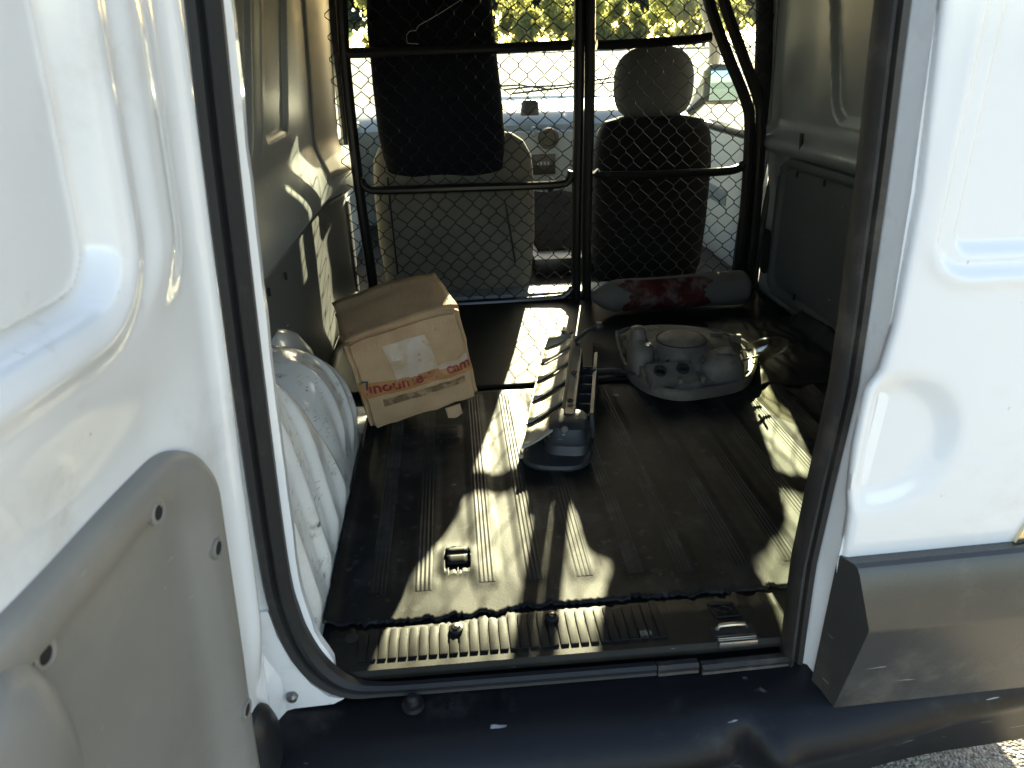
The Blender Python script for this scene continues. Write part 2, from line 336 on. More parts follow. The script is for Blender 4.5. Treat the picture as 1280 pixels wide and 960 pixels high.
b = MB().tube([(.44, 3.45, .05), (.45, 3.42, .22)], [.012, .009], 8); part(b, 'gear_lever', 'black', tun)
b = MB().superloft([(.45, 3.42, .20, .012, .012, 2), (.45, 3.42, .225, .026, .026, 2), (.45, 3.42, .25, .022, .022, 2), (.45, 3.42, .262, .006, .006, 2)], 16); part(b, 'gear_knob', 'black', tun)
b = MB(); b.loft([[Vector((x+.01*nz(y*9, z*9), y, z+.012*nz(x*14, y*11, 2)*(z > .05))) for y, z in ((2.86, -.01), (2.87, .07), (2.93, .125), (3.00, .155), (3.07, .205), (3.14, .245), (3.19, .225), (3.26, .10), (3.28, -.01))] for x in lin(.325, .52, 14)]); part(b, 'added_clutter', 'seat_b', tun)  # clutter block added and shaped to keep sun off the front floor
# steering wheel in front of the left seat
Mx = Matrix.Translation((.0, 3.55, .36)) @ Matrix.Rotation(math.radians(65), 4, 'X')
b = MB().tube([Mx @ Vector((.18*math.cos(a), .18*math.sin(a), 0)) for a in lin(0, 2*math.pi, 33)], .014, 8, caps=False)
b.tube([Mx @ Vector((-.17, 0, 0)), Mx @ Vector((.17, 0, 0))], .014, 8); b.tube([Mx @ Vector((0, 0, 0)), (.0, 3.85, .22)], .025, 8); part(b, 'steering_wheel', 'black')
# right door mirror
p = at(901, 106, y=3.50)
b = MB().superloft([(p.x+.02, 3.56, p.z-.085, .06, .04, 3), (p.x+.02, 3.55, p.z-.07, .085, .05, 3), (p.x+.02, 3.55, p.z+.06, .085, .05, 3), (p.x+.02, 3.56, p.z+.085, .06, .035, 3)], 24); mir = part(b, 'door_mirror', 'bplast')
b = MB().box((p.x-.05, 3.494, p.z-.065), (p.x+.09, 3.50, p.z+.06), bev=.002); part(b, 'mirror_glass', 'mirror', mir)
b = MB().tube([(p.x-.05, 3.56, p.z-.06), (1.12, 3.58, .50)], .022, 8); part(b, 'mirror_arm', 'bplast', mir)

# ------------------------------------------------------------------ the van: inner left side
def rrect(y, z, y0, y1, z0, z1, r):
    """signed distance to a rounded rectangle, negative inside"""
    dy = max(y0+r-y, y-(y1-r)); dz = max(z0+r-z, z-(z1-r))
    return math.hypot(max(dy, 0), max(dz, 0))+min(max(dy, dz), 0)-r
def left_x(y, z):
    x = -.405+.05*max(z-.55, 0)
    x += .040*ss(.385, .397, z)*(1-ss(.41, .56, z))                    # waist rail
    ys = y-.40*(z-.75)
    d1 = rrect(ys, z, 0.6, 1.68, .590, 1.3, .05); d2 = rrect(ys, z, 1.80, 2.06, .610, 1.3, .035)
    x -= .012*(1-ss(-.008, .0, d1)); x -= .011*(1-ss(-.008, .0, d2))
    x += .008*math.exp(-((ys-1.74)/.03)**2)*ss(.56, .66, z)
    x += .050*ss(2.20, 2.50, y)                                        # swells towards the door pillar
    return x+.0008*nz(y*4, z*4, 3)
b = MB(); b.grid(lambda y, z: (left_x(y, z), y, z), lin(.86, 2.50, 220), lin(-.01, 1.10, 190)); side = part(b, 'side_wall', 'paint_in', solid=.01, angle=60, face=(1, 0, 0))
b = MB(); b.grid(lambda y, z: (left_x(y, z)+.004, y, z), lin(2.30, 2.505, 20), lin(.45, 1.10, 34)); part(b, 'pillar_cover', 'pillar', solid=.003, face=(1, 0, 0))
b = MB(); b.grid(lambda z, t: (lerp(left_x(2.50, z)+.002, -.46, t), 2.502+.05*t, z), lin(0, 1.1, 40), lin(0, 1, 3)); part(b, 'door_pillar', 'pillar', solid=.01)
# lower wall board
def board_x(y, z): return -.382+.046*ss(2.20, 2.50, y)+.012*ss(.25, 0, z)-.006*math.exp(-((y-1.55)/.05)**2-((z-.27)/.07)**2)+.001*nz(y*5, z*5)
b = MB(); b.grid(lambda y, z: (board_x(y, z), y, lerp(0.0, .387, z)), lin(.88, 2.44, 60), lin(0, 1, 24)); brd = part(b, 'wall_board', 'board', solid=.006, face=(1, 0, 0))
for (u, v) in [(315, 415), (318, 342), (357, 345), (336, 365)]:
    q = at(u, v, x=-.378); b = MB().superloft([(0, 0, 0, .009, .005, 2), (0, 0, .004, .009, .005, 2)], 12, Matrix.Translation((-.379, q.y, q.z)) @ Matrix.Rotation(math.pi/2, 4, 'Y')); part(b, 'fixing_hole', 'dark', brd)
b = MB().box((-.39, 2.44, 0), (-.334, 2.50, .36), bev=.01); part(b, 'pillar_foot_trim', 'lampdark')
b = MB().tube([(-.335, 2.55, .52), (-.33, 2.55, .80), (-.335, 2.56, 1.05)], [.012, .022, .022], 10, sq=(1, 1.5)); part(b, 'belt_cover', 'black')
# wheel arch with pressed flutes
def arch_x(y, z):
    r = math.hypot((y-1.35)/.255, (z+.02)/.288)
    dome = .165*(1-r**5.0)**.45 if r < 1 else 0
    top = .425-.28*max(0, y-.93)
    near = .168*(1-(z/top)**7.0)**.5*(1-ss(1.255, 1.35, y+.62*z)) if 0 <= z < top else (.168 if z < 0 else 0)
    k = max(dome, near)
    q = y+.62*z
    k -= .055*math.exp(-((q-1.30)/.026)**2)*ss(.06, .26, z)*ss(.02, .1, k)
    fl = .5+.5*math.cos((y+.10*z-.965)*2*math.pi/.098)
    k += .017*(fl**7-.15)*ss(.05, .13, k)*ss(.0, .08, z)*(1-ss(1.20, 1.27, q))
    f2 = .5+.5*math.cos((y-.25*z-1.36)*2*math.pi/.088)
    k += .011*(f2**6-.18)*ss(1.32, 1.39, q)*ss(.05, .13, k)*ss(.02, .1, z)
    k += .002*nz(y*9, z*9, 1)*ss(.02, .1, k)
    return -.397+k*(1-.14*ss(.0, .35, z))
b = MB(); b.grid(lambda y, z: (arch_x(y, z), y, z), lin(.80, 1.66, 190), lin(-.008, .44, 110)); part(b, 'wheel_arch', 'paint_arch', solid=.006, angle=70, face=(1, 0, 0))
b = MB().superloft([(-.372, 1.50, .05, .045, .24, 2.6), (-.374, 1.50, .15, .040, .19, 2.4), (-.377, 1.49, .215, .030, .12, 2.2), (-.380, 1.48, .245, .020, .07, 2), (-.383, 1.48, .258, .008, .03, 2)], 28); part(b, 'arch_shoulder', 'paint_arch')
# rear pillar and opening flange
flz = [(1.08, -.185), (.83, -.200), (.69, -.209), (.43, -.222), (.157, -.232), (.075, -.222), (.03, -.205)]
flz = sorted(flz)
def flx(z): return interp(flz, z)
plan = [(0.0, .783), (.007, .788), (.007, .80), (-.05, .83), (-.13, .90), (-.18, .93), (-.255, .93), (-.255, .735), (-.075, .735), (-.058, .762), (-.03, .770)]
b = MB(); b.loft([[Vector((flx(z)+dx+.0015*nz(z*22, dx*10), y, z)) for dx, y in plan] for z in lin(-.045, 1.08, 64)]); pil = part(b, 'rear_pillar', 'paint', angle=50)
pf = [(-.40, .14), (-.262, .14), (-.257, .10), (-.246, .058), (-.226, .014), (-.205, -.012), (-.185, -.018), (-.20, -.026), (-.30, -.030), (-.40, -.030)]
part(MB().prism([(x, .762, z) for x, z in pf], (0, .03, 0)), 'pillar_foot', 'paint', angle=30)
q = at(362, 845, z=.0); b = MB().superloft([(0, 0, 0, .008, .008, 2), (0, 0, .006, .007, .007, 2), (0, 0, .009, .003, .003, 2)], 14, Matrix.Translation((-.252, .761, -.004)) @ Matrix.Rotation(math.pi/2, 4, 'X')); part(b, 'bolt', 'screw')
# door seal round the opening
sp = [(flx(1.08)-.014, .772, 1.07), (flx(.83)-.014, .772, .83), (flx(.69)-.015, .772, .69), (flx(.43)-.016, .772, .43), (-.247, .772, .20), (-.243, .772, .12), (-.232, .772, .065), (-.212, .772, .022), (-.180, .772, -.008), (-.13, .772, -.018), (.0, .772, -.020), (.25, .772, -.021)]
sp = smoothpath(sp, 8)
def sweep(mb, path, prof, up=Vector((0, -1, 0)), sc_=None):
    rings = []
    for i, p in enumerate(path):
        t = (path[min(i+1, len(path)-1)]-path[max(i-1, 0)]).normalized(); s_ = t.cross(up).normalized()
        k_ = sc_(p) if sc_ else 1
        rings.append([p+s_*a*k_+up*c*k_ for a, c in prof])
    return mb.loft(rings)
sealprof = [(-.014, -.012), (-.016, .004), (-.010, .013), (-.004, .011), (-.002, .005), (.001, .004), (.004, .010), (.011, .012), (.015, .004), (.013, -.012)]
part(sweep(MB(), [Vector(p) for p in sp], sealprof, sc_=lambda p: lerp(1.12, .55, ss(-.24, -.12, p.x))), 'door_seal', 'rubber')
part(sweep(MB(), [Vector((x, .771, -.021+.0015*nz(x*18))) for x in lin(.252, .31, 5)], [(a*.55, c*.6) for a, c in sealprof]), 'door_seal', 'rubber_b')
part(sweep(MB(), [Vector((x, .769+.02*(x-.31), -.024+.002*nz(x*20))) for x in lin(.315, .45, 8)], [(a*.5, c*.6) for a, c in sealprof]), 'door_seal', 'rubber_b')

# ------------------------------------------------------------------ the van: inner right side
def right_x(y, z):
    x = 1.065-.05*max(z-.5, 0)
    x -= .045*ss(.46, .49, z)*(1-ss(.50, .565, z))
    d1 = rrect(y-.25*(z-.75), z, .6, 2.12, .585, 1.3, .06)
    x += .014*(1-ss(-.008, 0, d1))
    x -= .02*ss(2.2, 2.4, y)*ss(.3, .5, z)
    x += .0015*nz(y*6, z*6, 9)
    return x
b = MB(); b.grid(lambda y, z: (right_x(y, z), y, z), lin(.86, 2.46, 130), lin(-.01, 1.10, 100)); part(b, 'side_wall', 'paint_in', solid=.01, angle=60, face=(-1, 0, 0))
def rt_x(y, z):
    d = rrect(y, z, .7, 2.36, .02, .462, .07)
    return 1.046+.012*(1-ss(-.035, -.02, d))+.0012*nz(y*5, z*5, 4)
outl = []
b = MB(); b.grid(lambda y, z: (rt_x(y, z) if rrect(y, z, .7, 2.36, .02, .462, .07) < 0 else 1.07, y, z), lin(1.2, 2.37, 110), lin(.015, .468, 60)); rt = part(b, 'wall_board', 'board', solid=.004, face=(-1, 0, 0))
for (u, v) in [(997, 218), (1031, 229), (1068, 242), (993, 372)]:
    q = at(u, v, x=1.045); b = MB().superloft([(0, 0, 0, .010, .006, 2), (0, 0, .003, .010, .006, 2)], 12, Matrix.Translation((1.042, q.y, q.z)) @ Matrix.Rotation(math.pi/2, 4, 'Y')); part(b, 'fixing_hole', 'dark', rt)
q = at(957, 313, x=1.05); b = MB().superloft([(0, 0, 0, .075, .035, 4), (0, 0, .006, .072, .032, 4)], 24, Matrix.Translation((1.044, q.y-.01, q.z)) @ Matrix.Rotation(math.pi/2, 4, 'Y')); part(b, 'grip_hole', 'dark', rt)
q = at(1008, 180, x=1.04); b = MB().tube([(1.045, q.y, q.z-.02), (1.025, q.y, q.z-.015), (1.022, q.y, q.z+.03)], .006, 8); part(b, 'trim_hook', 'black')
# black pillar cover and seal behind the partition's right end
pp = [at(u, v, y=2.46) for u, v in [(984, -40), (983, 40), (980, 110), (971, 190), (955, 270), (945, 340), (942, 395)]]
part(MB().tube(smoothpath(pp, 5), .011, 8), 'side_door_seal', 'rubber')
pp = [at(u, v, y=2.47) for u, v in [(972, -40), (971, 40), (968, 110), (958, 190), (942, 270), (934, 340), (932, 390)]]
part(MB().tube(smoothpath(pp, 5), .012, 8), 'side_door_edge', 'paint_in')
pp = [at(u, v, y=2.48) for u, v in [(957, -40), (956, 40), (953, 110), (947, 190), (934, 270), (925, 340), (922, 390)]]
part(MB().tube(smoothpath(pp, 5), .030, 10, sq=(1, .5)), 'side_door_pillar', 'rubber')

# ------------------------------------------------------------------ the van: left rear door, standing open at about 97 degrees
DH = Vector((-.262, .715, 0)); DA = math.radians(7); DD = Vector((-math.sin(DA), -math.cos(DA), 0)); DV = Vector((.06, 0, 1)); DN = Vector((math.cos(DA), -math.sin(DA), -.06)).normalized()
def dp(s, z, h=0): return DH+DD*s+DV*z+DN*h
def door_h(s, z):
    h = 0.0
    d = rrect(s, z, .163, 1.2, .617, 1.6, .050)
    h -= .016*(1-ss(-.007, .0, d))
    h += .006*math.exp(-((d-.016)/.012)**2) + .008*ss(.02, .05, d)*ss(.10, .06, d)*ss(.57, .65, z)
    h -= .014*ss(.590, .49, z)*ss(.05, .16, s)                      # belt curves down to the trim panel
    h += .010*math.exp(-((s-.035)/.014)**2)*ss(.08, .2, z)
    h -= .020*ss(.018, -.005, s)
    h -= .012*math.exp(-((d+.012)/.0035)**2)
    h += .002*nz(s*8, z*5, 5)
    return h
b = MB(); SS = lin(-.005, .20, 70)+lin(.205, .76, 60); ZZ = lin(-.10, .45, 50)+lin(.455, .72, 74)+lin(.73, 1.05, 18)
b.grid(lambda s, z: dp(s, z, door_h(s, z)), SS, ZZ); ldoor = part(b, 'rear_door', 'paint', solid=.045, angle=60, face=DN)
ldoor['label'] = 'open left rear door, white inner side with grey trim panel'
# trim panel, built as rings of a rounded outline
TH = [(.002, -.010), (.001, .004), (-.004, .011), (-.010, .013), (-.033, .013), (-.044, .004), (-.056, .001), (-.075, .0), (-.11, .001), (-.16, .002), (-.22, .002), (-.28, .002)]
def rr_ring(d, y0=.081, y1=.70, z0=-.09, z1=.474, r=.078, n=22):
    y0 -= d; y1 += d; z0 -= d; z1 += d; r = max(.012, r+d*.55); P_ = []
    for cx_, cz_, a0 in ((y1-r, z1-r, 0), (y0+r, z1-r, 90), (y0+r, z0+r, 180), (y1-r, z0+r, 270)):
        for k in range(n): a = math.radians(a0+90*k/(n-1)); P_.append((cx_+r*math.cos(a), cz_+r*math.sin(a)))
    out_ = []
    for i in range(len(P_)):
        a, c = P_[i], P_[(i+1) % len(P_)]; m_ = max(1, int(math.hypot(a[0]-c[0], a[1]-c[1])/.03)) if (i+1) % n == 0 else 1
        m_ = 16 if (i+1) % n == 0 else 1
        out_ += [(lerp(a[0], c[0], j/m_), lerp(a[1], c[1], j/m_)) for j in range(m_)]
    return out_
def tbase(s, z): return max(-.018, door_h(s, z))+.002
b = MB().loft([[dp(s, z, tbase(s, z)+h) for s, z in rr_ring(d)] for d, h in TH]); trim = part(b, 'trim_panel', 'trim', ldoor, angle=50, face=DN)
def on_trim(s, z):
    d = rrect(s, z, .081, .70, -.09, .474, .078); return tbase(s, z)+interp(sorted(TH), d)
for (s, z) in [(.177, .439), (.104, .350), (.324, .427), (.096, .129)]:
    h = on_trim(s, z)+.0015; Q = Matrix.Translation(dp(s, z, h)) @ DN.to_track_quat('Z', 'Y').to_matrix().to_4x4()
    b = MB().lathe([(.0055, -.004), (.0068, .0004), (.0095, .0012), (.0112, .0004), (.0112, -.004)], Q, 20); sc = part(b, 'screw', 'trim', ldoor)
    b = MB().lathe([(.0001, .0003), (.0064, .0002), (.0066, -.002)], Q, 14); part(b, 'screw_recess', 'dark', ldoor)
# pull grip, near the camera
b = MB().superloft([(.402, .375, -.01, .072, .088, 3), (.402, .375, .012, .070, .086, 3), (.402, .375, .026, .062, .076, 2.6), (.402, .375, .034, .045, .055, 2.4)], 32)
b.v = [tuple(dp(p[0], p[1], p[2]-.012)) for p in b.v]; part(b, 'pull_grip', 'trim', ldoor)
# rubber buffer at the lower hinge side
b = MB().superloft([(0, 0, -.004, .034, .068, 2.3), (0, 0, .012, .033, .066, 2.3), (0, 0, .022, .026, .056, 2.2), (0, 0, .026, .013, .036, 2)], 28)
ca, sa = math.cos(math.radians(-14)), math.sin(math.radians(-14))
b.v = [tuple(dp(.050+ca*p[0]-sa*p[1], .022+sa*p[0]+ca*p[1], p[2]*.8-.004)) for p in b.v]; part(b, 'rubber_buffer', 'black', ldoor)

# ------------------------------------------------------------------ the van: right rear door, closed
skl = sorted([(1.06, .448), (.814, .454), (.642, .469), (.50, .470), (.445, .464), (.422, .452), (.351, .450), (.29, .454), (.261, .460), (.189, .465), (-.044, .486), (-.08, .49)])
def rd_y(x, z):
    y = .718+.03*max(0, (x-.75))**2*4
    d = rrect(x, z, .498, 1.05, .556, 1.4, .045)
    y += .010*(1-ss(-.028, -.018, d)) + .006*(1-ss(-.004, .004, d)) - .004*math.exp(-((d-.008)/.008)**2)
    r = math.hypot(x-.487, z-.352)
    y += .012*(1-ss(.056, .100, r))*ss(.452, .475, x)
    y += .018*ss(.30, .0, z)
    return y
b = MB(); TX = [0, .004, .01, .02]+lin(.035, .42, 80)+lin(.44, 1, 20); ZR = lin(-.08, 1.05, 200)
b.grid(lambda t, z: (lerp(interp(skl, z), 1.10, t), rd_y(lerp(interp(skl, z), 1.10, t), z)+(.010 if t == 0 else .002 if t == .004 else 0), z), TX, ZR); rdoor = part(b, 'rear_door', 'paint_out', solid=.012, angle=70, face=(0, -1, 0))
rdoor['label'] = 'closed right rear door, white outer skin with black lower trim'
# door edge return (white) and seal
rs = sorted([(1.06, .432), (.818, .440), (.634, .451), (.407, .459), (.149, .446), (-.037, .452), (-.08, .455)])
rings = []
for z in lin(-.045, 1.05, 70):
    xa = interp(rs, z)+.010; xb = interp(skl, z)-.004
    if xb < xa+.004: xb = xa+.004
    w = .0015*nz(z*14)
    rings.append([Vector(q) for q in [(xa+w, .783, z), (xa+w, .768, z), (lerp(xa, xb, .35), .764, z), (lerp(xa, xb, .55), .745, z), (xb, .736, z), (xb, .728, z), (xb+.05, .735, z), (xb+.05, .80, z), (xa+.03, .795, z)]])
b = MB().loft(rings); part(b, 'door_edge', 'paint', rdoor, angle=50)
pp = [Vector((interp(rs, z)+.001*nz(z*9, 2), .778, z)) for z in lin(-.05, 1.05, 50)]
part(sweep(MB(), pp, [(a*.85, c*1.25) for a, c in sealprof]), 'edge_seal', 'rubber_b', rdoor)
b = MB().box((.425, .745, -.058), (.465, .79, -.04), bev=.005); part(b, 'seal_end', 'rubber_b', rdoor)
b = MB().box((.485, .80, -.06), (1.10, .84, 1.05)); part(b, 'inner_panel', 'paint_in', rdoor)
# lower plastic trim
tp = [(.730, .190), (.708, .192), (.702, .189), (.698, .182), (.674, .116), (.675, .106), (.702, -.046), (.712, -.056), (.740, -.056)]
rings = []
for i, x in enumerate(lin(.462, 1.10, 24)):
    k = ss(0, .02, x-.462); cv = .12*max(0, x-.8)**2
    rings.append([Vector((x+(.022 if i == 0 else 0)*((.73-y)/.055)+.006*ss(.19, -.07, z)*(1-ss(.0, .06, x-.462)), lerp(.728, y, 1.0)+cv, z+.028*(x-.48))) for y, z in tp])
b = MB().loft(rings); part(b, 'lower_trim', 'bplast', rdoor, angle=28)
# badge letter, only its left stroke is inside the picture
q = at(1272, 655, y=.728)
b = MB().prism([(q.x-.006, .722, q.z-.020), (q.x+.002, .722, q.z-.020), (q.x+.012, .722, q.z+.018), (q.x+.004, .722, q.z+.018)], (0, -.006, 0))
b.prism([(q.x+.0021, .722, q.z-.020), (q.x+.030, .722, q.z-.020), (q.x+.030, .722, q.z-.012), (q.x+.0045, .722, q.z-.012)], (0, -.005, 0))
b.prism([(q.x+.0095, .722, q.z+.010), (q.x+.034, .722, q.z+.010), (q.x+.036, .722, q.z+.018), (q.x+.0121, .722, q.z+.018)], (0, -.005, 0)); part(b, 'badge', 'chrome', rdoor)

# ------------------------------------------------------------------ the van: bumper and threshold
bp_ = [(.86, -.050), (.80, -.048), (.745, -.052), (.715, -.056), (.695, -.064), (.676, -.078), (.663, -.096), (.658, -.115), (.668, -.140), (.72, -.20), (.78, -.30), (.82, -.42), (.88, -.42)]
def bump_dent(x, y, z):
    z += .020; y -= .012
    k = math.exp(-((x-.355)/.018)**2)*.022*ss(-.05, -.07, z)*ss(-.2, -.1, z) - math.exp(-((x-.39)/.022)**2)*.014*ss(-.05, -.07, z)*ss(-.2, -.1, z)
    k += .012+.060*ss(.36, .86, x)+.010*math.exp(-((x-.33)/.05)**2)*ss(-.03, -.06, z)
    return Vector((x, y+k+.004*nz(x*6, z*9)+.18*max(0, abs(x-.33)-.55)**2*1.5, z+.003*nz(x*8, y*14)+.035*max(0, x-.40)))
b = MB(); b.loft([[bump_dent(x, y, z) for y, z in bp_] for x in lin(-.50, 1.16, 150)]); bmp = part(b, 'bumper', 'bumper', angle=60)
for (x, y) in [(-.092, .752)]:
    Q = Matrix.Translation((x, y, -.028)); b = MB().lathe([(.016, -.003), (.015, .003), (.009, .004), (.008, .012), (.004, .015), (.0005, .015)], Q, 18); part(b, 'bolt', 'black', bmp)
# threshold plate with its ribs
b = MB()
def jag(x, s=0):
    return .876+.012*ss(-.1, .15, x)+.003*nz(x*9, 3+s)+.011*round(2.6*nz(x*46, s))/2.6+.005*nz(x*170, s+7)
xs = lin(-.215, .462, 160)
b.grid(lambda x, t: (x, lerp(.783+.010*ss(-.195, -.215, x)**2, jag(x, 1)-.006, t), .003-.012*ss(.06, 0, t)), xs, [0, .03, .06, .1, .4, .7, 1]); thr = part(b, 'threshold_plate', 'plate', solid=.006, face=(0, 0, 1))
N_R = 31
for k in range(N_R):
    x = -.164+k*.0145
    y1 = jag(x, 1)-.012
    b = MB().box((x-.0060, .806, .0025), (x+.0060, y1, .0056), bev=.0013); part(b, 'rib', 'plate', thr)
for (x, y) in [(-.030, .853), (.114, .863)]:
    Q = Matrix.Translation((x, y, .006)); b = MB().lathe([(.011, -.002), (.0105, .003), (.007, .004), (.0062, .001)], Q, 20); part(b, 'washer', 'black', thr)
    b = MB().lathe([(.0055, .0), (.005, .005), (.002, .0065), (.0003, .0065)], Q, 14); part(b, 'screw', 'zinc', thr)
b = MB().lathe([(.0005, .0002), (.010, .0002), (.010, -.001)], Matrix.Translation((-.182, .853, .0040)), 18); part(b, 'screw_hole', 'dark', thr)
# catch plate for the door latch
b = MB().box((.341, .788, .0032), (.404, .818, .0052), bev=.001); part(b, 'catch_recess', 'dark', thr)
b = MB().box((.344, .790, .0052), (.401, .7955, .008), bev=.001); b.box((.344, .783, -.006), (.401, .7895, .006), bev=.002); part(b, 'catch_plate', 'zinc', thr)
b = MB().tube([(.350, .811, .005), (.353, .811, .012), (.372, .810, .014), (.390, .811, .012), (.394, .811, .005)], .003, 8); part(b, 'catch_loop', 'zinc', thr)
b = MB()
for a, c in (((.357, .838), (.395, .838)), ((.395, .838), (.392, .866)), ((.392, .866), (.354, .866)), ((.354, .866), (.357, .838))):
    b.tube([(a[0], a[1], .004), (c[0], c[1], .004)], .0016, 6)
b.tube([(.365, .852, .004), (.374, .843, .004), (.385, .852, .004), (.374, .862, .004), (.365, .852, .004)], .0016, 6); part(b, 'embossed_mark', 'plate', thr)

# ------------------------------------------------------------------ load floor mats
RIBS = [-.152, -.08, .022, .100, .180, .264, .345, .440, .525, .605, .69, .775, .86]
def mat_z(x, y):
    z = .004
    e = ss(.935, .965, y)*(1-ss(1.66, 1.69, y))
    for r in RIBS:
        d = abs(x-r)
        if d < .04: z += e*.0026*(1-ss(.013, .030, d))
    z += .0022*nz(x*4, y*4)+.0012*nz(x*14, y*10, 2)
    z += .012*ss(-.205, -.222, x)
    z += .0015*ss(.925, .895, y)*nz(x*10, 8)
    # tie-down openings
    for hx, hy in ((-.025, 1.020), (-.039, 1.475)):
        d = rrect(x, y, hx-.021, hx+.021, hy-.030, hy+.026, .008); z += .004*math.exp(-(max(d, 0)/.012)**2)
    return z
xs = lin(-.226, -.20, 5)+lin(-.195, .64, 420)+lin(.65, 1.04, 130)
ys_ = lin(0, .06, 6)+lin(.07, 1, 84)
HO = [(-.046, -.004, .988, 1.048)]
b = MB()
def mp(x, t):
    y = lerp(jag(x)+.004, 1.695+.003*nz(x*9), t); return (x, y, mat_z(x, y))
b.grid(mp, xs, ys_)
def keep(f):
    cx = sum(b.v[i][0] for i in f)/4; cy = sum(b.v[i][1] for i in f)/4
    return not any(rrect(cx, cy, a, c, d, e, .012) < 0 for a, c, d, e in HO)
b.f = [f for f in b.f if keep(f)]
rm = b.build('ribbed_floor_mat', M['mat'], angle=60, face=(0, 0, 1)); m_ = rm.modifiers.new('solid', 'SOLIDIFY'); m_.thickness = .0035; m_.offset = -1
tag(rm, 'dusty black ribbed rubber mat covering the rear load floor', 'floor mat')
M['mat_rib'] = mat('worn_mat_ribs', (.020, .0205, .021), .55, spec=.165, var=(18, .5), dirt=[((.055, .055, .053), 9, .46, .66, .9), ((.008, .008, .008), 26, .58, .66, .8)], bump=(300, .2, .001))
for r in RIBS:
    if r > .9: continue
    q_ = .012*nz(r*31); b = MB()
    b.grid(lambda x, y: (x, y, mat_z(x, y)+.0003+.0011*(.5-.5*math.cos((x-r+.0135)*2*math.pi/.0068))*ss(.952+q_, .962+q_, y)*(1-ss(1.660, 1.672, y))), lin(r-.0135, r+.0135, 25), lin(.950+q_, 1.674, 60))
    o = b.build('rib', M['mat_rib'], rm, face=(0, 0, 1), angle=80)
# tie-down loop seen in the opening of the mat
b = MB().box((-.046, .986, -.011), (-.004, 1.05, -.008)); part(b, 'tie_down_well', 'dark')
b = MB(); b.grid(lambda x, t: (x, 1.046-.020*t, .0105+.004*math.sin(math.pi*t)), lin(-.044, -.006, 6), lin(0, 1, 8)); b.grid(lambda x, t: (x, 1.024-.018*t, .0085-.004*t*t), lin(-.042, -.008, 6), lin(0, 1, 6)); part(b, 'tie_down_bar', 'mat', solid=.003, face=(0, 0, 1))
b = MB().box((-.060, 1.455, .003), (-.018, 1.490, .011), bev=.004); o = part(b, 'tie_down_cover', 'mat')
b = MB(); b.grid(lambda x, y: (x, y, .002+.0018*nz(x*5, y*4, 6)+.006*ss(2.32, 2.4, y)), lin(-.365, 1.04, 60), lin(1.722, 2.41, 40))
fm = b.build('smooth_floor_mat', M['mat2'], face=(0, 0, 1)); m_ = fm.modifiers.new('solid', 'SOLIDIFY'); m_.thickness = .003
tag(fm, 'smooth dark mat on the floor below the wire partition', 'floor mat')
b = MB().box((-.35, 2.415, -.006), (1.03, 2.52, .03), bev=.01); part(b, 'floor_crossmember', 'dash')

# ------------------------------------------------------------------ wire partition
par = thing('wire_partition', (.36, 2.4, 0), 'black tube frame with diamond wire mesh behind the seats', 'partition')
PY = 2.40
def P(u, v, y=PY): return at(u, v, y=y)
def bar(pts, r, name='bar', k=5): return MB().tube(smoothpath(pts, k), r, 10).build(name, M['steel'], par)
bar([P(424, -60), P(430, 60), P(441, 170), P(452, 260), P(464, 340), P(470, 390)], .0165, 'post')
bar([P(724, -60), P(723.5, 120), P(720.5, 280), P(720, 382)], .0165, 'post')
bar([P(738, -60), P(737, 120), P(733.5, 280), P(733, 382)], .0165, 'post')
bar([P(872, -60), P(888, 8), P(912, 75), P(932, 125), P(937, 160), P(932, 250), P(924, 330), P(920, 372)], .0175, 'post')
bar([P(892, -60), P(906, 5), P(928, 68), P(946, 118), P(951, 150), P(946, 250), P(938, 330), P(932, 372)], .0175, 'post')
bar([P(432, 66), P(450, 66), P(580, 62), P(700, 57), P(714, 56)], .015)
bar([P(746, 56), P(765, 56), P(860, 50), P(889, 46)], .014)
bar([P(450, 224), P(458, 235), P(480, 238), P(580, 235), P(690, 231), P(710, 226), P(715, 214)], .0135)
bar([P(744, 214), P(752, 219), P(800, 219), P(895, 215), P(922, 211), P(930, 204)], .0135)
bar([P(466, 380), P(480, 386), P(580, 380), P(690, 373), P(708, 368), P(716, 360)], .012)
bar([P(742, 372), P(760, 374), P(850, 368), P(920, 366)], .012)
def chain(u0, u1, name, x_r):
    mb = MB(); w, h = .053, .058
    nz_ = 34; rnd = random.Random(3)
    x0, x1 = u0, u1; n = int((x1-x0)/(w/2))
    for k in range(n+1):
        pts = []
        for j in range(nz_+1):
            z = .02+j*h/2; sgn = 1 if (j+k) % 2 else -1
            x = x0+(k+.5)*w/2+sgn*w*.25*1.03
            lim = x_r(z) if x_r else 9
            jx = .004*nz(k*1.3, j*.9, 2)+.006*nz(k*.3, j*.2, 5); yy = PY+.013+.004*sgn*(1 if k % 2 else -1)*0+.002*((j+k) % 2)+.012*nz(x*3, z*3, 4)
            x = min(x+jx, lim); z = z+.004*nz(k*1.1, j*1.2, 8)
            for e in (-.004, .004): pts.append(Vector((x, yy, z+e)))
        mb.tube(pts, .00155, 4, caps=False)
    return mb.build(name, M['wire'], par, smooth=False)
def lx(z): return lerp(-.285, -.30, z)
chain(-.335, .395, 'wire_mesh', None)
chain(.455, 1.00, 'wire_mesh', lambda z: 1.0)
b = MB().tube([P(523, 55, 2.375), P(509, 54, 2.375), P(508, 44, 2.375), P(512, 39, 2.375), P(520, 38, 2.375), P(523, 32, 2.375), P(548, 18, 2.375), P(576, 0, 2.375), P(590, -20, 2.375)], .0009, 5); b.build('loose_wire', M['screw'], par)

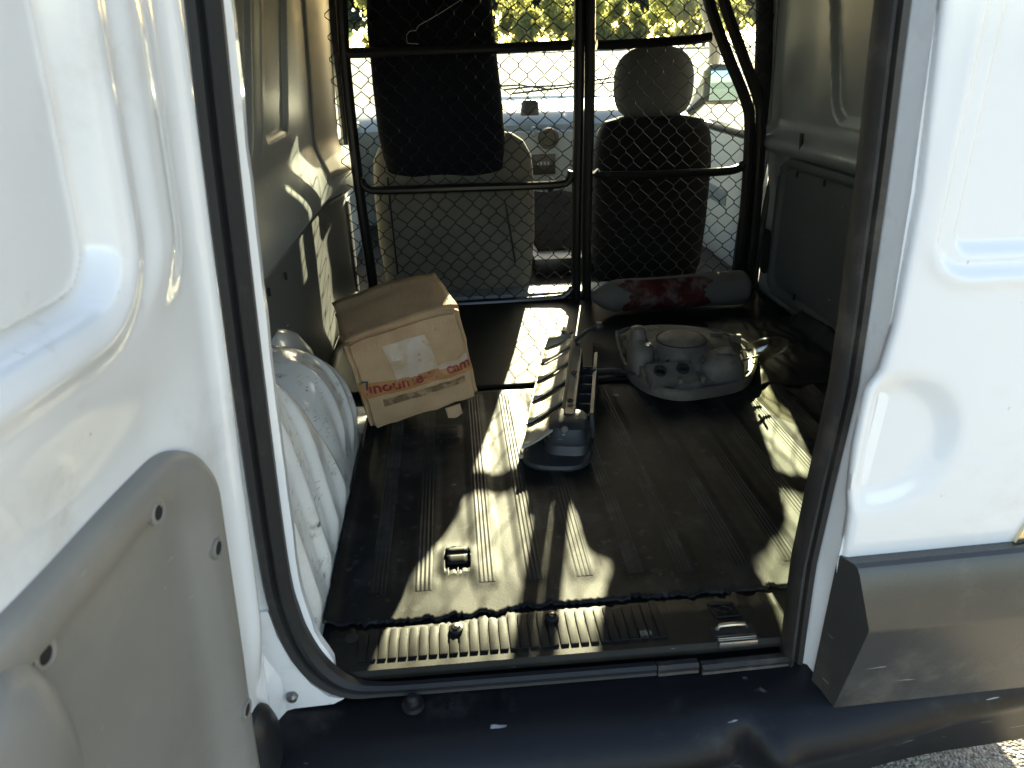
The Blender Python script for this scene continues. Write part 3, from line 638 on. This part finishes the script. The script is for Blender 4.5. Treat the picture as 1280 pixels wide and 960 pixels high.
# ------------------------------------------------------------------ seats
def seat(name, cx, w, y0, lab, mback, hr):
    t = thing(name, (cx, y0+.2, 0), lab, 'car seat')
    L = []
    for z, k, e in [(-.03, .82, 3), (.0, .90, 3.5), (.05, .95, 4), (.2, 1, 4), (.38, 1.0, 4), (.47, .97, 3.6), (.515, .88, 3.2), (.54, .74, 3), (.553, .50, 2.6), (.556, .2, 2.4)]:
        th = .075 if z < .45 else .075*math.sqrt(max(.02, 1-((z-.45)/.12)**2))
        L.append((cx, y0+.085-.03*z, z, w/2*k, max(th, .012), e))
    MB().superloft(L, 48).build('backrest', M[mback], t)
    L = [(cx, y0+.36, z, w/2*k, .27*k, 4) for z, k in ((-.02, .94), (.0, 1), (.08, 1), (.11, .96), (.125, .8), (.13, .3))]
    MB().superloft(L, 40).build('cushion', M[mback], t)
    if hr:
        hx, hz, hw, hh = hr
        L = []
        for q in lin(-1, 1, 15):
            k = (1-abs(q)**3.2)**.42 if abs(q) < 1 else .05
            L.append((hx, y0+.07, hz+q*hh, max(.02, hw*k*(1-.10*max(q, 0)**2)), max(.012, .048*k), 3))
        MB().superloft(L, 36).build('headrest', M['headrest'], t)
        for dx in (-.05, .05): MB().tube([(hx+dx, y0+.08, .50), (hx+dx, y0+.075, hz-hh+.02)], .006, 8).build('headrest_rod', M['screw'], t)
    return t
s1 = seat('car_seat', .010, .535, 2.48, 'beige grey fabric seat, its upper half hidden by a navy cover', 'seat', (-.03, .72, .13, .10))
for (x0, z0, x1, z1) in ((.165, .40, .205, .12), (-.205, .42, -.20, .10)):
    MB().tube(smoothpath([(x0, 2.487, z0), (lerp(x0, x1, .5), 2.484, lerp(z0, z1, .5)), (x1, 2.488, z1)], 4), .003, 6).build('seam', M['dark'], s1)
s2 = seat('car_seat', .714, .405, 2.62, 'right seat with black covered back and grey headrest', 'seat', (.712, .672, .138, .125))
L = []
for z, k, e in [(-.035, .84, 3.5), (.05, .96, 4.5), (.2, 1, 4.5), (.40, 1, 4.5), (.48, .98, 4), (.525, .93, 3.6), (.555, .84, 3), (.568, .6, 2.6)]:
    L.append((.713, 2.62+.060-.03*z, z, .207*k, .072*(1 if z < .55 else .7), e))
MB().superloft(L, 44).build('seat_back_cover', M['seat_b'], s2)
# navy cover pulled over the left seat's head end
def crease(p):
    a = .007*nz(p.x*7, p.z*6, 1)+.004*nz(p.x*17, p.z*13, 3)
    return Vector((p.x+.5*a, p.y+a, p.z+.006*nz(p.x*8, 0, 7)))
pl, pr = at(482, 200, y=2.46).x, at(630, 205, y=2.46).x
L = []
for z, x0, x1, e, d in [(.405, -.17, .14, 3, .03), (.412, -.205, .170, 3.5, .06), (.44, -.216, .182, 4.5, .085), (.55, -.224, .182, 5, .10), (.70, -.226, .170, 5, .095), (.85, -.226, .158, 5, .09), (.96, -.22, .15, 4, .085), (1.0, -.18, .11, 3.5, .06), (1.01, -.1, .05, 3, .03)]:
    L.append(((x0+x1)/2, 2.545, z, (x1-x0)/2, d, e))
L2 = []
for a, c in zip(L, L[1:]):
    for t in (0, .25, .5, .75): L2.append(tuple(lerp(p, q, t) for p, q in zip(a, c)))
b = MB().superloft(L2+[L[-1]], 64, fn=crease)
cov = b.build('seat_cover', M['navy']); tag(cov, 'dark navy cloth cover pulled down over the left seat back', 'cloth cover')

# ------------------------------------------------------------------ cardboard box, tipped against the wheel arch
o3 = Vector((-.204, 1.484, .0035)); BE = (.076, -.181, .232); D = Vector((.254, .205, .228))
MR = Matrix.Rotation(BE[2], 3, 'Z') @ Matrix.Rotation(BE[1], 3, 'Y') @ Matrix.Rotation(BE[0], 3, 'X')
MBX = Matrix.Translation(o3) @ MR.to_4x4()
zmin = min((MBX @ Vector((i*D.x, j*D.y, k*D.z))).z for i in (0, 1) for j in (0, 1) for k in (0, 1))
MBX = Matrix.Translation((0, 0, .0145-zmin)) @ MBX
box = thing('cardboard_box', (-.1, 1.58, .004), 'crushed brown cardboard box with brown tape tipped against the wheel arch', 'box')
def bulge(p):
    x, y, z = p.x/D.x, p.y/D.y, p.z/D.z
    s_ = 4*x*(1-x)
    return Vector((p.x+.009*nz(z*3, y*2, 1), p.y-.013*s_*math.sin(math.pi*z)+.009*nz(x*4, z*4, 5)+.004*nz(x*11, z*9, 2)-.006*math.exp(-((z-.72-.12*nz(x*2.5, 2))/.05)**2), p.z+.010*s_*ss(.5, 1, z)+.007*nz(x*3, y*3, 8)*ss(.3, 1, z)))
bm = bmesh.new(); bmesh.ops.create_cube(bm, size=1)
for w in bm.verts: w.co = Vector((D.x*(w.co.x+.5), D.y*(w.co.y+.5), D.z*(w.co.z+.5)))
bmesh.ops.bevel(bm, geom=bm.edges[:], offset=.011, segments=3, affect='EDGES')
bmesh.ops.subdivide_edges(bm, edges=[e for e in bm.edges if e.calc_length() > .05], cuts=14, use_grid_fill=True)
for w in bm.verts: w.co = MBX @ bulge(w.co)
MB().bm(bm).build('carton', M['card_b'], box, angle=50)
def strip(name, m, pts, lift=.0012, nx=24, nz_2=6):
    """sheet on the front face: pts = bottom-left, bottom-right, top-left, top-right in face fractions"""
    mb = MB()
    def f(a, c):
        x = lerp(lerp(pts[0][0], pts[1][0], a), lerp(pts[2][0], pts[3][0], a), c); z = lerp(lerp(pts[0][1], pts[1][1], a), lerp(pts[2][1], pts[3][1], a), c)
        q = bulge(Vector((x*D.x, 0, z*D.z))); return MBX @ Vector((q.x, q.y-lift, q.z))
    mb.grid(f, lin(0, 1, nx), lin(0, 1, nz_2)); return mb.build(name, M[m], box)
strip('tape', 'tape', [(.012, .385), (.988, .345), (.012, .55), (.988, .45)], .0014)
strip('wet_stain', 'stain', [(.16, .25), (.90, .235), (.16, .33), (.90, .31)], .001)
strip('paper_label', 'label', [(.33, .50), (.70, .475), (.29, .85), (.66, .83)], .0012)
strip('paper_label', 'label', [(.70, .465), (.97, .445), (.70, .51), (.97, .54)], .0016)
# flap above the crease: the lid edge folded a little open
mb = MB(); mb.grid(lambda a, c: MBX @ (bulge(Vector((lerp(.01, .99, a)*D.x, lerp(.0, 1.0, c)*D.y, D.z)))+Vector((0, -.003*(1-c), .0012+.002*math.sin(math.pi*a)*(1-c)+.008*ss(.8, 1, c)))), lin(0, 1, 20), lin(0, 1, 12)); mb.build('lid_flap', M['card_b'], box, solid=.003)
mb = MB(); mb.grid(lambda a, c: MBX @ Vector((lerp(.66, .80, a)*D.x, -.006-.01*c, .004-.028*c*(1-.5*abs(a-.5)))), lin(0, 1, 6), lin(0, 1, 6)); mb.build('bottom_flap', M['card_b'], box, solid=.003)
def text_mesh(txt, size, fx, fz, rot, name, m, lift=.0022, sx=1.0):
    cu = bpy.data.curves.new('t', 'FONT'); cu.body = txt; cu.size = size; cu.extrude = 0.0; cu.offset = .0009
    o = bpy.data.objects.new('t', cu); COL.objects.link(o); dg = bpy.context.evaluated_depsgraph_get(); dg.update()
    me = bpy.data.meshes.new_from_object(o.evaluated_get(dg)); bpy.data.objects.remove(o)
    mb = MB(); ca, sa = math.cos(rot), math.sin(rot)
    vs = []
    for v in me.vertices:
        x, y = v.co.x*sx, v.co.y; X = fx*D.x+ca*x-sa*y; Z = fz*D.z+sa*x+ca*y
        q = bulge(Vector((X, 0, Z))); vs.append(MBX @ Vector((q.x, q.y-lift, q.z)))
    mb.add(vs, [tuple(p.vertices) for p in me.polygons]); bpy.data.meshes.remove(me); return mb.build(name, M[m], box, smooth=False)
text_mesh('unoume-z', .038, .03, .43, -.05, 'lettering', 'redink', sx=1.05)
text_mesh('cam', .034, .76, .40, -.01, 'lettering', 'redink', sx=1.0)
text_mesh('L', .03, .10, .56, 2.9, 'pen_mark', 'lampdark')

# ------------------------------------------------------------------ broken lamp frame lying along the floor
fr = thing('broken_lamp_frame', (.20, 1.6, .004), 'broken grey plastic lamp frame with slanted fins in the sun patch', 'car part')
A0 = at(653, 572, z=.018); A1 = at(683, 432, z=.03); A0.z = A1.z = .010
ax = (A1-A0).normalized(); lat = Vector((ax.y, -ax.x, 0)); LEN = (A1-A0).length; LK = LEN/.55
def fp(s, l, z): return A0+ax*s*LK+lat*l+Vector((0, 0, z))
def fz(l): return .030+.022*ss(0, .09, l)
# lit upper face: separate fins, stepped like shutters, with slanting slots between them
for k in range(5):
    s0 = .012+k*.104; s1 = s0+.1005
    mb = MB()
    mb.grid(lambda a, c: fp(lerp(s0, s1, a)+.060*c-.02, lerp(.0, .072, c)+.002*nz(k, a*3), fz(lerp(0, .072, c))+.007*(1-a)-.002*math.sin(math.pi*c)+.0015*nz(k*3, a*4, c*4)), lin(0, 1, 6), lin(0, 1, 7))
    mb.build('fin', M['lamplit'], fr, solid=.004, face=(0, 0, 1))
    MB().tube([fp(s1-.016, -.002, .028), fp(s1+.044, .072, .054)], .0026, 6).build('fin_edge', M['lampdark'], fr)
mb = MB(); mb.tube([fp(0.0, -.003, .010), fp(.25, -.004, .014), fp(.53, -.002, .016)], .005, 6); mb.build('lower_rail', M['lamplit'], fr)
mb = MB(); mb.loft([[fp(s, l, z+.004*nz(s*9)) for l, z in ((.070, .040), (.072, .058), (.082, .068+.006*ss(.1, .2, s)), (.100, .068), (.100, .060), (.084, .060), (.078, .04))] for s in lin(.08, .50, 14)]); mb.build('top_flange', M['lampdark'], fr)
mb = MB(); mb.loft([[fp(s, l*(.98+.05*s), z) for l, z in ((.098, .069), (.104, .069), (.108, .012), (.138, .008), (.136, .060), (.144, .062), (.148, .0), (.098, .0))] for s in lin(.10, .42, 10)]); mb.build('trough', M['lampdark'], fr, angle=30)
RZ = Matrix.Rotation(-math.atan2(ax.x, ax.y), 4, 'Z')
mb = MB(); mb.superloft([(0, 0, 0, .072, .075, 2.8), (0, 0, .006, .075, .078, 2.8), (0, 0, .012, .071, .074, 2.8)], 36, Matrix.Translation(fp(.040, .068, -.004)) @ RZ); mb.build('base_plate', M['lampdark'], fr)
mb = MB(); mb.superloft([(0, 0, 0, .050, .060, 3.6), (0, .002, .020, .048, .056, 3.6), (0, .004, .024, .044, .050, 3.6), (0, .010, .048, .041, .044, 3.2), (.002, .016, .056, .034, .034, 2.8), (.004, .020, .060, .018, .018, 2.4)], 36, Matrix.Translation(fp(.068, .090, .006)) @ RZ, fn=lambda p: p+Vector((.004*nz(p.x*40, p.y*40, p.z*40), .004*nz(p.y*40, p.z*40), 0))); mb.build('end_housing', M['lampdark'], fr)
mb = MB().lathe([(.0075, -.003), (.0075, .001), (.005, .003), (.0003, .003)], Matrix.Translation(fp(.030, .085, .060)) @ Matrix.Rotation(.9, 4, 'X'), 14); mb.build('fixing_pin', M['lampgrey'], fr)
mb = MB().tube([fp(.43, .085, .085), fp(.455, .115, .105), fp(.475, .14, .108)], [.005, .005, .005], 8); mb.superloft([(0, 0, -.012, .008, .008, 2), (0, 0, 0, .013, .013, 2), (0, 0, .012, .008, .008, 2)], 12, Matrix.Translation(fp(.478, .144, .108))); mb.build('stud', M['lampdark'], fr)
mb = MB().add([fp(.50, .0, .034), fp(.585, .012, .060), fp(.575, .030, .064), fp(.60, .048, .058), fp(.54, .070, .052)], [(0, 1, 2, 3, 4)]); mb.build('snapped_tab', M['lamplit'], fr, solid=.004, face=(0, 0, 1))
mb = MB().tube([fp(.31, .13, .06), fp(.35, .19, .045), fp(.365, .24, .03)], [.007, .006, .004], 8); mb.build('side_arm', M['lampdark'], fr)
for k in range(6):
    MB().box((-.0016, -.018, 0), (.0016, .016, .022), Matrix.Translation(fp(.14+k*.05, .121, .012)) @ RZ @ Matrix.Rotation(math.pi/2, 4, 'Z')).build('trough_web', M['lampdark'], fr)
for s_, l_ in ((.13, .090), (.27, .091), (.44, .090)):
    MB().lathe([(.006, -.004), (.006, .0015), (.0035, .0015), (.003, -.002)], Matrix.Translation(fp(s_, l_, .0745)), 12).build('clip_hole', M['dark'], fr)
pc = MB(); pc.grid(lambda a, c: fp(.40+.12*a, .13+.10*c, .006+.04*a*(1-c)+.005*nz(a*3, c*3)), lin(0, 1, 8), lin(0, 1, 8))
o = pc.build('plastic_flap', M['mat2'], fr, solid=.002)

# ------------------------------------------------------------------ headlamp unit lying face down
hl = thing('headlamp_unit', (.58, 1.75, .004), 'dusty grey car headlamp unit lying face down with round rear cap', 'headlamp')
out = [at(u, v, z=.018) for u, v in [(769, 420), (772, 440), (780, 462), (792, 478), (815, 491), (850, 498), (890, 494), (925, 486), (940, 475), (946, 455)]]
back = [Vector((.80, 1.84, .018)), Vector((.74, 1.96, .018)), Vector((.62, 2.02, .018)), Vector((.50, 2.02, .018)), Vector((.455, 1.99, .018))]
ol = smoothpath(out+back+[out[0]], 4)[:-1]
cen = sum(ol, Vector())/len(ol)
def sc_ring(k, z, dx=0, dy=0): return [Vector((cen.x+dx+(p.x-cen.x)*k, cen.y+dy+(p.y-cen.y)*k, z)) for p in ol]
MB().loft([sc_ring(.90, .005), sc_ring(.985, .009), sc_ring(1.0, .020), sc_ring(1.0, .034), sc_ring(.975, .038), sc_ring(.955, .036), sc_ring(.945, .026), sc_ring(.90, .022)]).build('lens_rim', M['lampgrey'], hl, angle=40)
MB().loft([sc_ring(.885, .018), sc_ring(.86, .036), sc_ring(.80, .048), sc_ring(.70, .058, -.005, .01), sc_ring(.58, .066, -.010, .015), sc_ring(.40, .070, -.015, .02), sc_ring(.15, .071, -.015, .02)]).build('housing', M['lampgrey'], hl, angle=60)
q = at(852, 419, z=.112); q.z = 0
MB().lathe([(.112, .030), (.104, .055), (.090, .076), (.074, .092), (.066, .099), (.064, .101)], Matrix.Translation(q), 40).build('reflector_bowl', M['lampgrey'], hl)
MB().lathe([(.066, .090), (.0635, .1015), (.0620, .1035), (.0605, .1015), (.0590, .1040), (.052, .1085), (.030, .1135), (.001, .1150)], Matrix.Translation(q), 44).build('rear_cap', M['lampgrey'], hl)
MB().lathe([(.0645, .1005), (.0645, .1030), (.0605, .1030), (.0605, .1005)], Matrix.Translation(q), 44).build('cap_groove_shade', M['dark'], hl)  # dark ring painted in for the shade of the groove round the cap
for k in range(9):
    a_ = .5+k*.28; MB().box((-.0015, -.020, -.004), (.0015, .020, .003), Matrix.Translation(q+Vector((.094*math.cos(-a_), .094*math.sin(-a_), .073))) @ Matrix.Rotation(-a_-math.pi/2, 4, 'Z') @ Matrix.Rotation(.80, 4, 'X')).build('bowl_rib', M['lampgrey'], hl)
MB().lathe([(.012, 0), (.012, .004), (.007, .004), (.007, 0)], Matrix.Translation(at(818, 412, z=.13)), 14).build('cap_lug', M['lampgrey'], hl)
q = at(803, 440, z=.09)
MB().superloft([(q.x, q.y+.02, .03, .030, .045, 3), (q.x, q.y+.02, .085, .030, .045, 3), (q.x, q.y+.022, .10, .026, .038, 3), (q.x-.003, q.y+.035, .118, .020, .022, 3), (q.x-.003, q.y+.038, .140, .017, .018, 3), (q.x-.003, q.y+.038, .145, .010, .010, 3)], 28).build('level_motor', M['lampgrey'], hl)
MB().lathe([(.001, .006), (.007, .005), (.009, 0)], Matrix.Translation(at(810, 431, z=.115)), 12).build('motor_pin', M['zinc'], hl)
q = at(838, 468, z=.058); Q = Matrix.Translation(q) @ Matrix.Rotation(.12, 4, 'Z') @ Matrix.Rotation(.45, 4, 'X')
bl = MB().box((-.058, -.03, -.02), (.058, .03, .014), Q, bev=.006).build('control_box', M['lampgrey'], hl)
for dx in (-.03, .028): MB().lathe([(.016, .012), (.016, .018), (.011, .018), (.010, .012)], Q @ Matrix.Translation((dx, 0, .002)), 16).build('socket_ring', M['lampdark'], bl)
q = at(812, 464, z=.06); MB().lathe([(.022, -.03), (.021, .0), (.014, .004), (.013, .014), (.003, .016)], Matrix.Translation(q) @ Matrix.Rotation(.3, 4, 'X'), 18).build('adjuster', M['lampgrey'], hl)
q = at(900, 448, z=.075); MB().superloft([(q.x, q.y, .03, .060, .055, 3), (q.x, q.y, .066, .056, .050, 2.8), (q.x, q.y, .085, .040, .036, 2.5), (q.x, q.y, .092, .018, .016, 2)], 30).build('bulb_cover', M['lampgrey'], hl)
MB().superloft([(q.x+.01, q.y, .088, .022, .012, 3), (q.x+.01, q.y, .102, .018, .009, 3)], 20).build('cover_tab', M['lampgrey'], hl)
for u, v in [(896, 417), (919, 420)]:
    q2 = at(u, v, z=.07); MB().box((q2.x-.016, q2.y-.006, .04), (q2.x+.016, q2.y+.006, .074), bev=.003).build('bracket', M['lampgrey'], hl)
for k in range(7):
    i_ = int(len(ol)*(.06+.055*k)); p_ = ol[i_]; d_ = (cen-p_).normalized()
    MB().box((-.006, -.004, 0), (.006, .010, .014), Matrix.Translation(p_+d_*.016+Vector((0, 0, .030))) @ d_.to_track_quat('Y', 'Z').to_matrix().to_4x4(), bev=.002).build('rim_clip', M['lampgrey'], hl)
q = at(945, 440, z=.05)
MB().superloft([(0, 0, 0, .028, .028, 2.2), (0, 0, .04, .030, .026, 2.2), (0, 0, .08, .022, .018, 2.2), (0, 0, .10, .008, .006, 2)], 24, Matrix.Translation(q+Vector((-.02, -.01, 0))) @ Matrix.Rotation(1.1, 4, 'Y') @ Matrix.Rotation(.35, 4, 'X')).build('clear_lens_piece', M['clear'], hl)
for a, c in (((925, 438), (938, 436)), ((926, 451), (948, 445)), ((935, 444), (943, 454)), ((932, 466), (936, 464))):
    MB().tube([at(*a, z=.075), at(*c, z=.075)], .003, 8).build('bulb_contact', M['zinc'], hl)

# ------------------------------------------------------------------ rolled canvas with a red cloth, under the partition
def rollr(s, th): return .052*(1+.05*nz(s*9, math.cos(th)*1.5, math.sin(th)*1.5)+.02*nz(s*30, th))
r0, r1 = Vector((.425, 2.235, .054)), Vector((.945, 2.255, .058)); RL = (r1-r0).length; rx = (r1-r0).normalized(); ry = Vector((-rx.y, rx.x, 0))
def rp(s, th, extra=0):
    k = s/RL; e = min(1, ss(-.02, .16, k)*.45+.55)*(1 if k > .10 else math.sqrt(max(.03, 1-((.10-k)/.105)**2)))*(1 if k < .95 else math.sqrt(max(.05, 1-((k-.95)/.053)**2)))
    r = rollr(s, th)*e*(1.0+.10*k)+extra
    return r0+rx*s+ry*r*math.cos(th)+Vector((0, 0, r*math.sin(th)*.95))
b = MB(); b.loft([[rp(s, 2*math.pi*k/36) for k in range(36)] for s in lin(0, RL, 70)])
zm = min(v[2] for v in b.v); b.v = [(x, y, z-zm+.0105) for x, y, z in b.v]
rl = thing('canvas_roll', (.68, 2.24, .01), 'grey canvas roll with a faded red cloth wrapped on it by the partition', 'roll')
b.build('canvas', M['roll'], rl)
b = MB()
b.grid(lambda a, c: rp(lerp(.10, .36, a)+.03*nz(c*3, 1)*(1 if a > .5 else -1)*abs(a-.5)*2+.02*nz(c*9, a*2), lerp(1.95, 3.95, c)+.3*(a-.5)*(.5-c), .0035+.002*nz(a*8, c*8)), lin(0, 1, 40), lin(0, 1, 26))
b.v = [(x, y, z-zm+.0105) for x, y, z in b.v]; b.build('red_cloth', M['red'], rl, solid=.002)
# crumpled black sheet by the right wall
b = MB()
def crump(a, c):
    x = lerp(.74, 1.028, a); y = lerp(1.62, 2.12, c)+.04*nz(a*4, c*3, 3)
    z = .014+.014*abs(nz(a*3.0, c*3.0, 2))+.008*abs(nz(a*8, c*7, 6))+.04*ss(.85, 1, a)*ss(0, .4, c)
    k = min(a, c, 1-c)*6; z = lerp(.008, z, min(1, k)); return (x+.02*nz(c*6, 4), y, z)
b.grid(crump, lin(0, 1, 60), lin(0, 1, 70)); o = b.build('plastic_sheet', M['sheet'], solid=.002, angle=80); tag(o, 'crumpled black plastic sheet on the floor by the right wall', 'plastic sheet')

# ------------------------------------------------------------------ outside, seen through the windscreen
def foliage(name, label, cat, cx, cy, rx, ry, h, n, m, leaf, seed, group=None, trunk=0):
    rnd = random.Random(seed); z0 = gz(cx, cy)
    t = thing(name, (cx, cy, z0), label, cat, group)
    cl = [(cx+rnd.uniform(-rx, rx)*.8, cy+rnd.uniform(-ry, ry)*.8, z0+trunk+rnd.uniform(.12, .9)*(h-trunk), rnd.uniform(.25, .5)) for _ in range(max(10, int(n/55)))]
    b = MB()
    for i in range(n):
        c = rnd.choice(cl); d = Vector((rnd.gauss(0, 1), rnd.gauss(0, 1), rnd.gauss(0, 1))).normalized()*c[3]*rnd.uniform(.3, 1.05)*max(1, rx*.45)
        p = Vector(c[:3])+d; p.z = max(p.z, z0+.02)
        q = Matrix.Rotation(rnd.uniform(0, 6.3), 3, 'Z') @ Matrix.Rotation(rnd.uniform(-1.2, 1.2), 3, 'X'); s = leaf*rnd.uniform(.6, 1.3)
        b.add([p+q @ Vector(e) for e in ((-s*.4, 0, 0), (0, -s*.15, s*.5), (s*.4, 0, 0), (0, s*.1, -s*.5))], [(0, 1, 2, 3)])
    b.build('crown' if trunk else 'foliage', M[m], t, smooth=False)
    b = MB().tube([(cx, cy, z0-.05), (cx+.03, cy, z0+h*.45), (cx-.04, cy+.02, z0+h*.8)], [max(.04, h*.03), h*.02, .01], 7); b.build('trunk' if trunk else 'stem', M['bark'], t)
    return t
hd = ['yellowing hedge bush mostly hidden by the navy seat cover', 'yellowing hedge bush between the navy cover and the centre posts', 'tall yellow green hedge bush right behind the centre posts', 'yellow green hedge bush above the grey headrest', 'hedge bush behind the slanted partition tubes at the right']
for k in range(5):
    foliage('hedge_bush', hd[k], 'bush', -1.5+k*3.1, 33+.5*math.sin(k*2.1), 2.0, .3, 2.4+.35*math.sin(k*1.7), 1900, 'leafa', .26, 10+k, 'hedge bushes beyond the windscreen')
td = ['dark green tree behind the hedge above the left seat', 'dark green tree behind the hedge near the centre posts', 'dark green tree behind the hedge above the right headrest', 'dark green tree behind the hedge at the far right']
for k in range(4):
    foliage('tree', td[k], 'tree', -8+k*15, 112+3*math.sin(k*1.9), 9.0, 3.0, 19+1.5*math.sin(k*2.3), 5200, 'leafb', 1.3, 40+k, 'dark trees behind the hedge', trunk=.8)
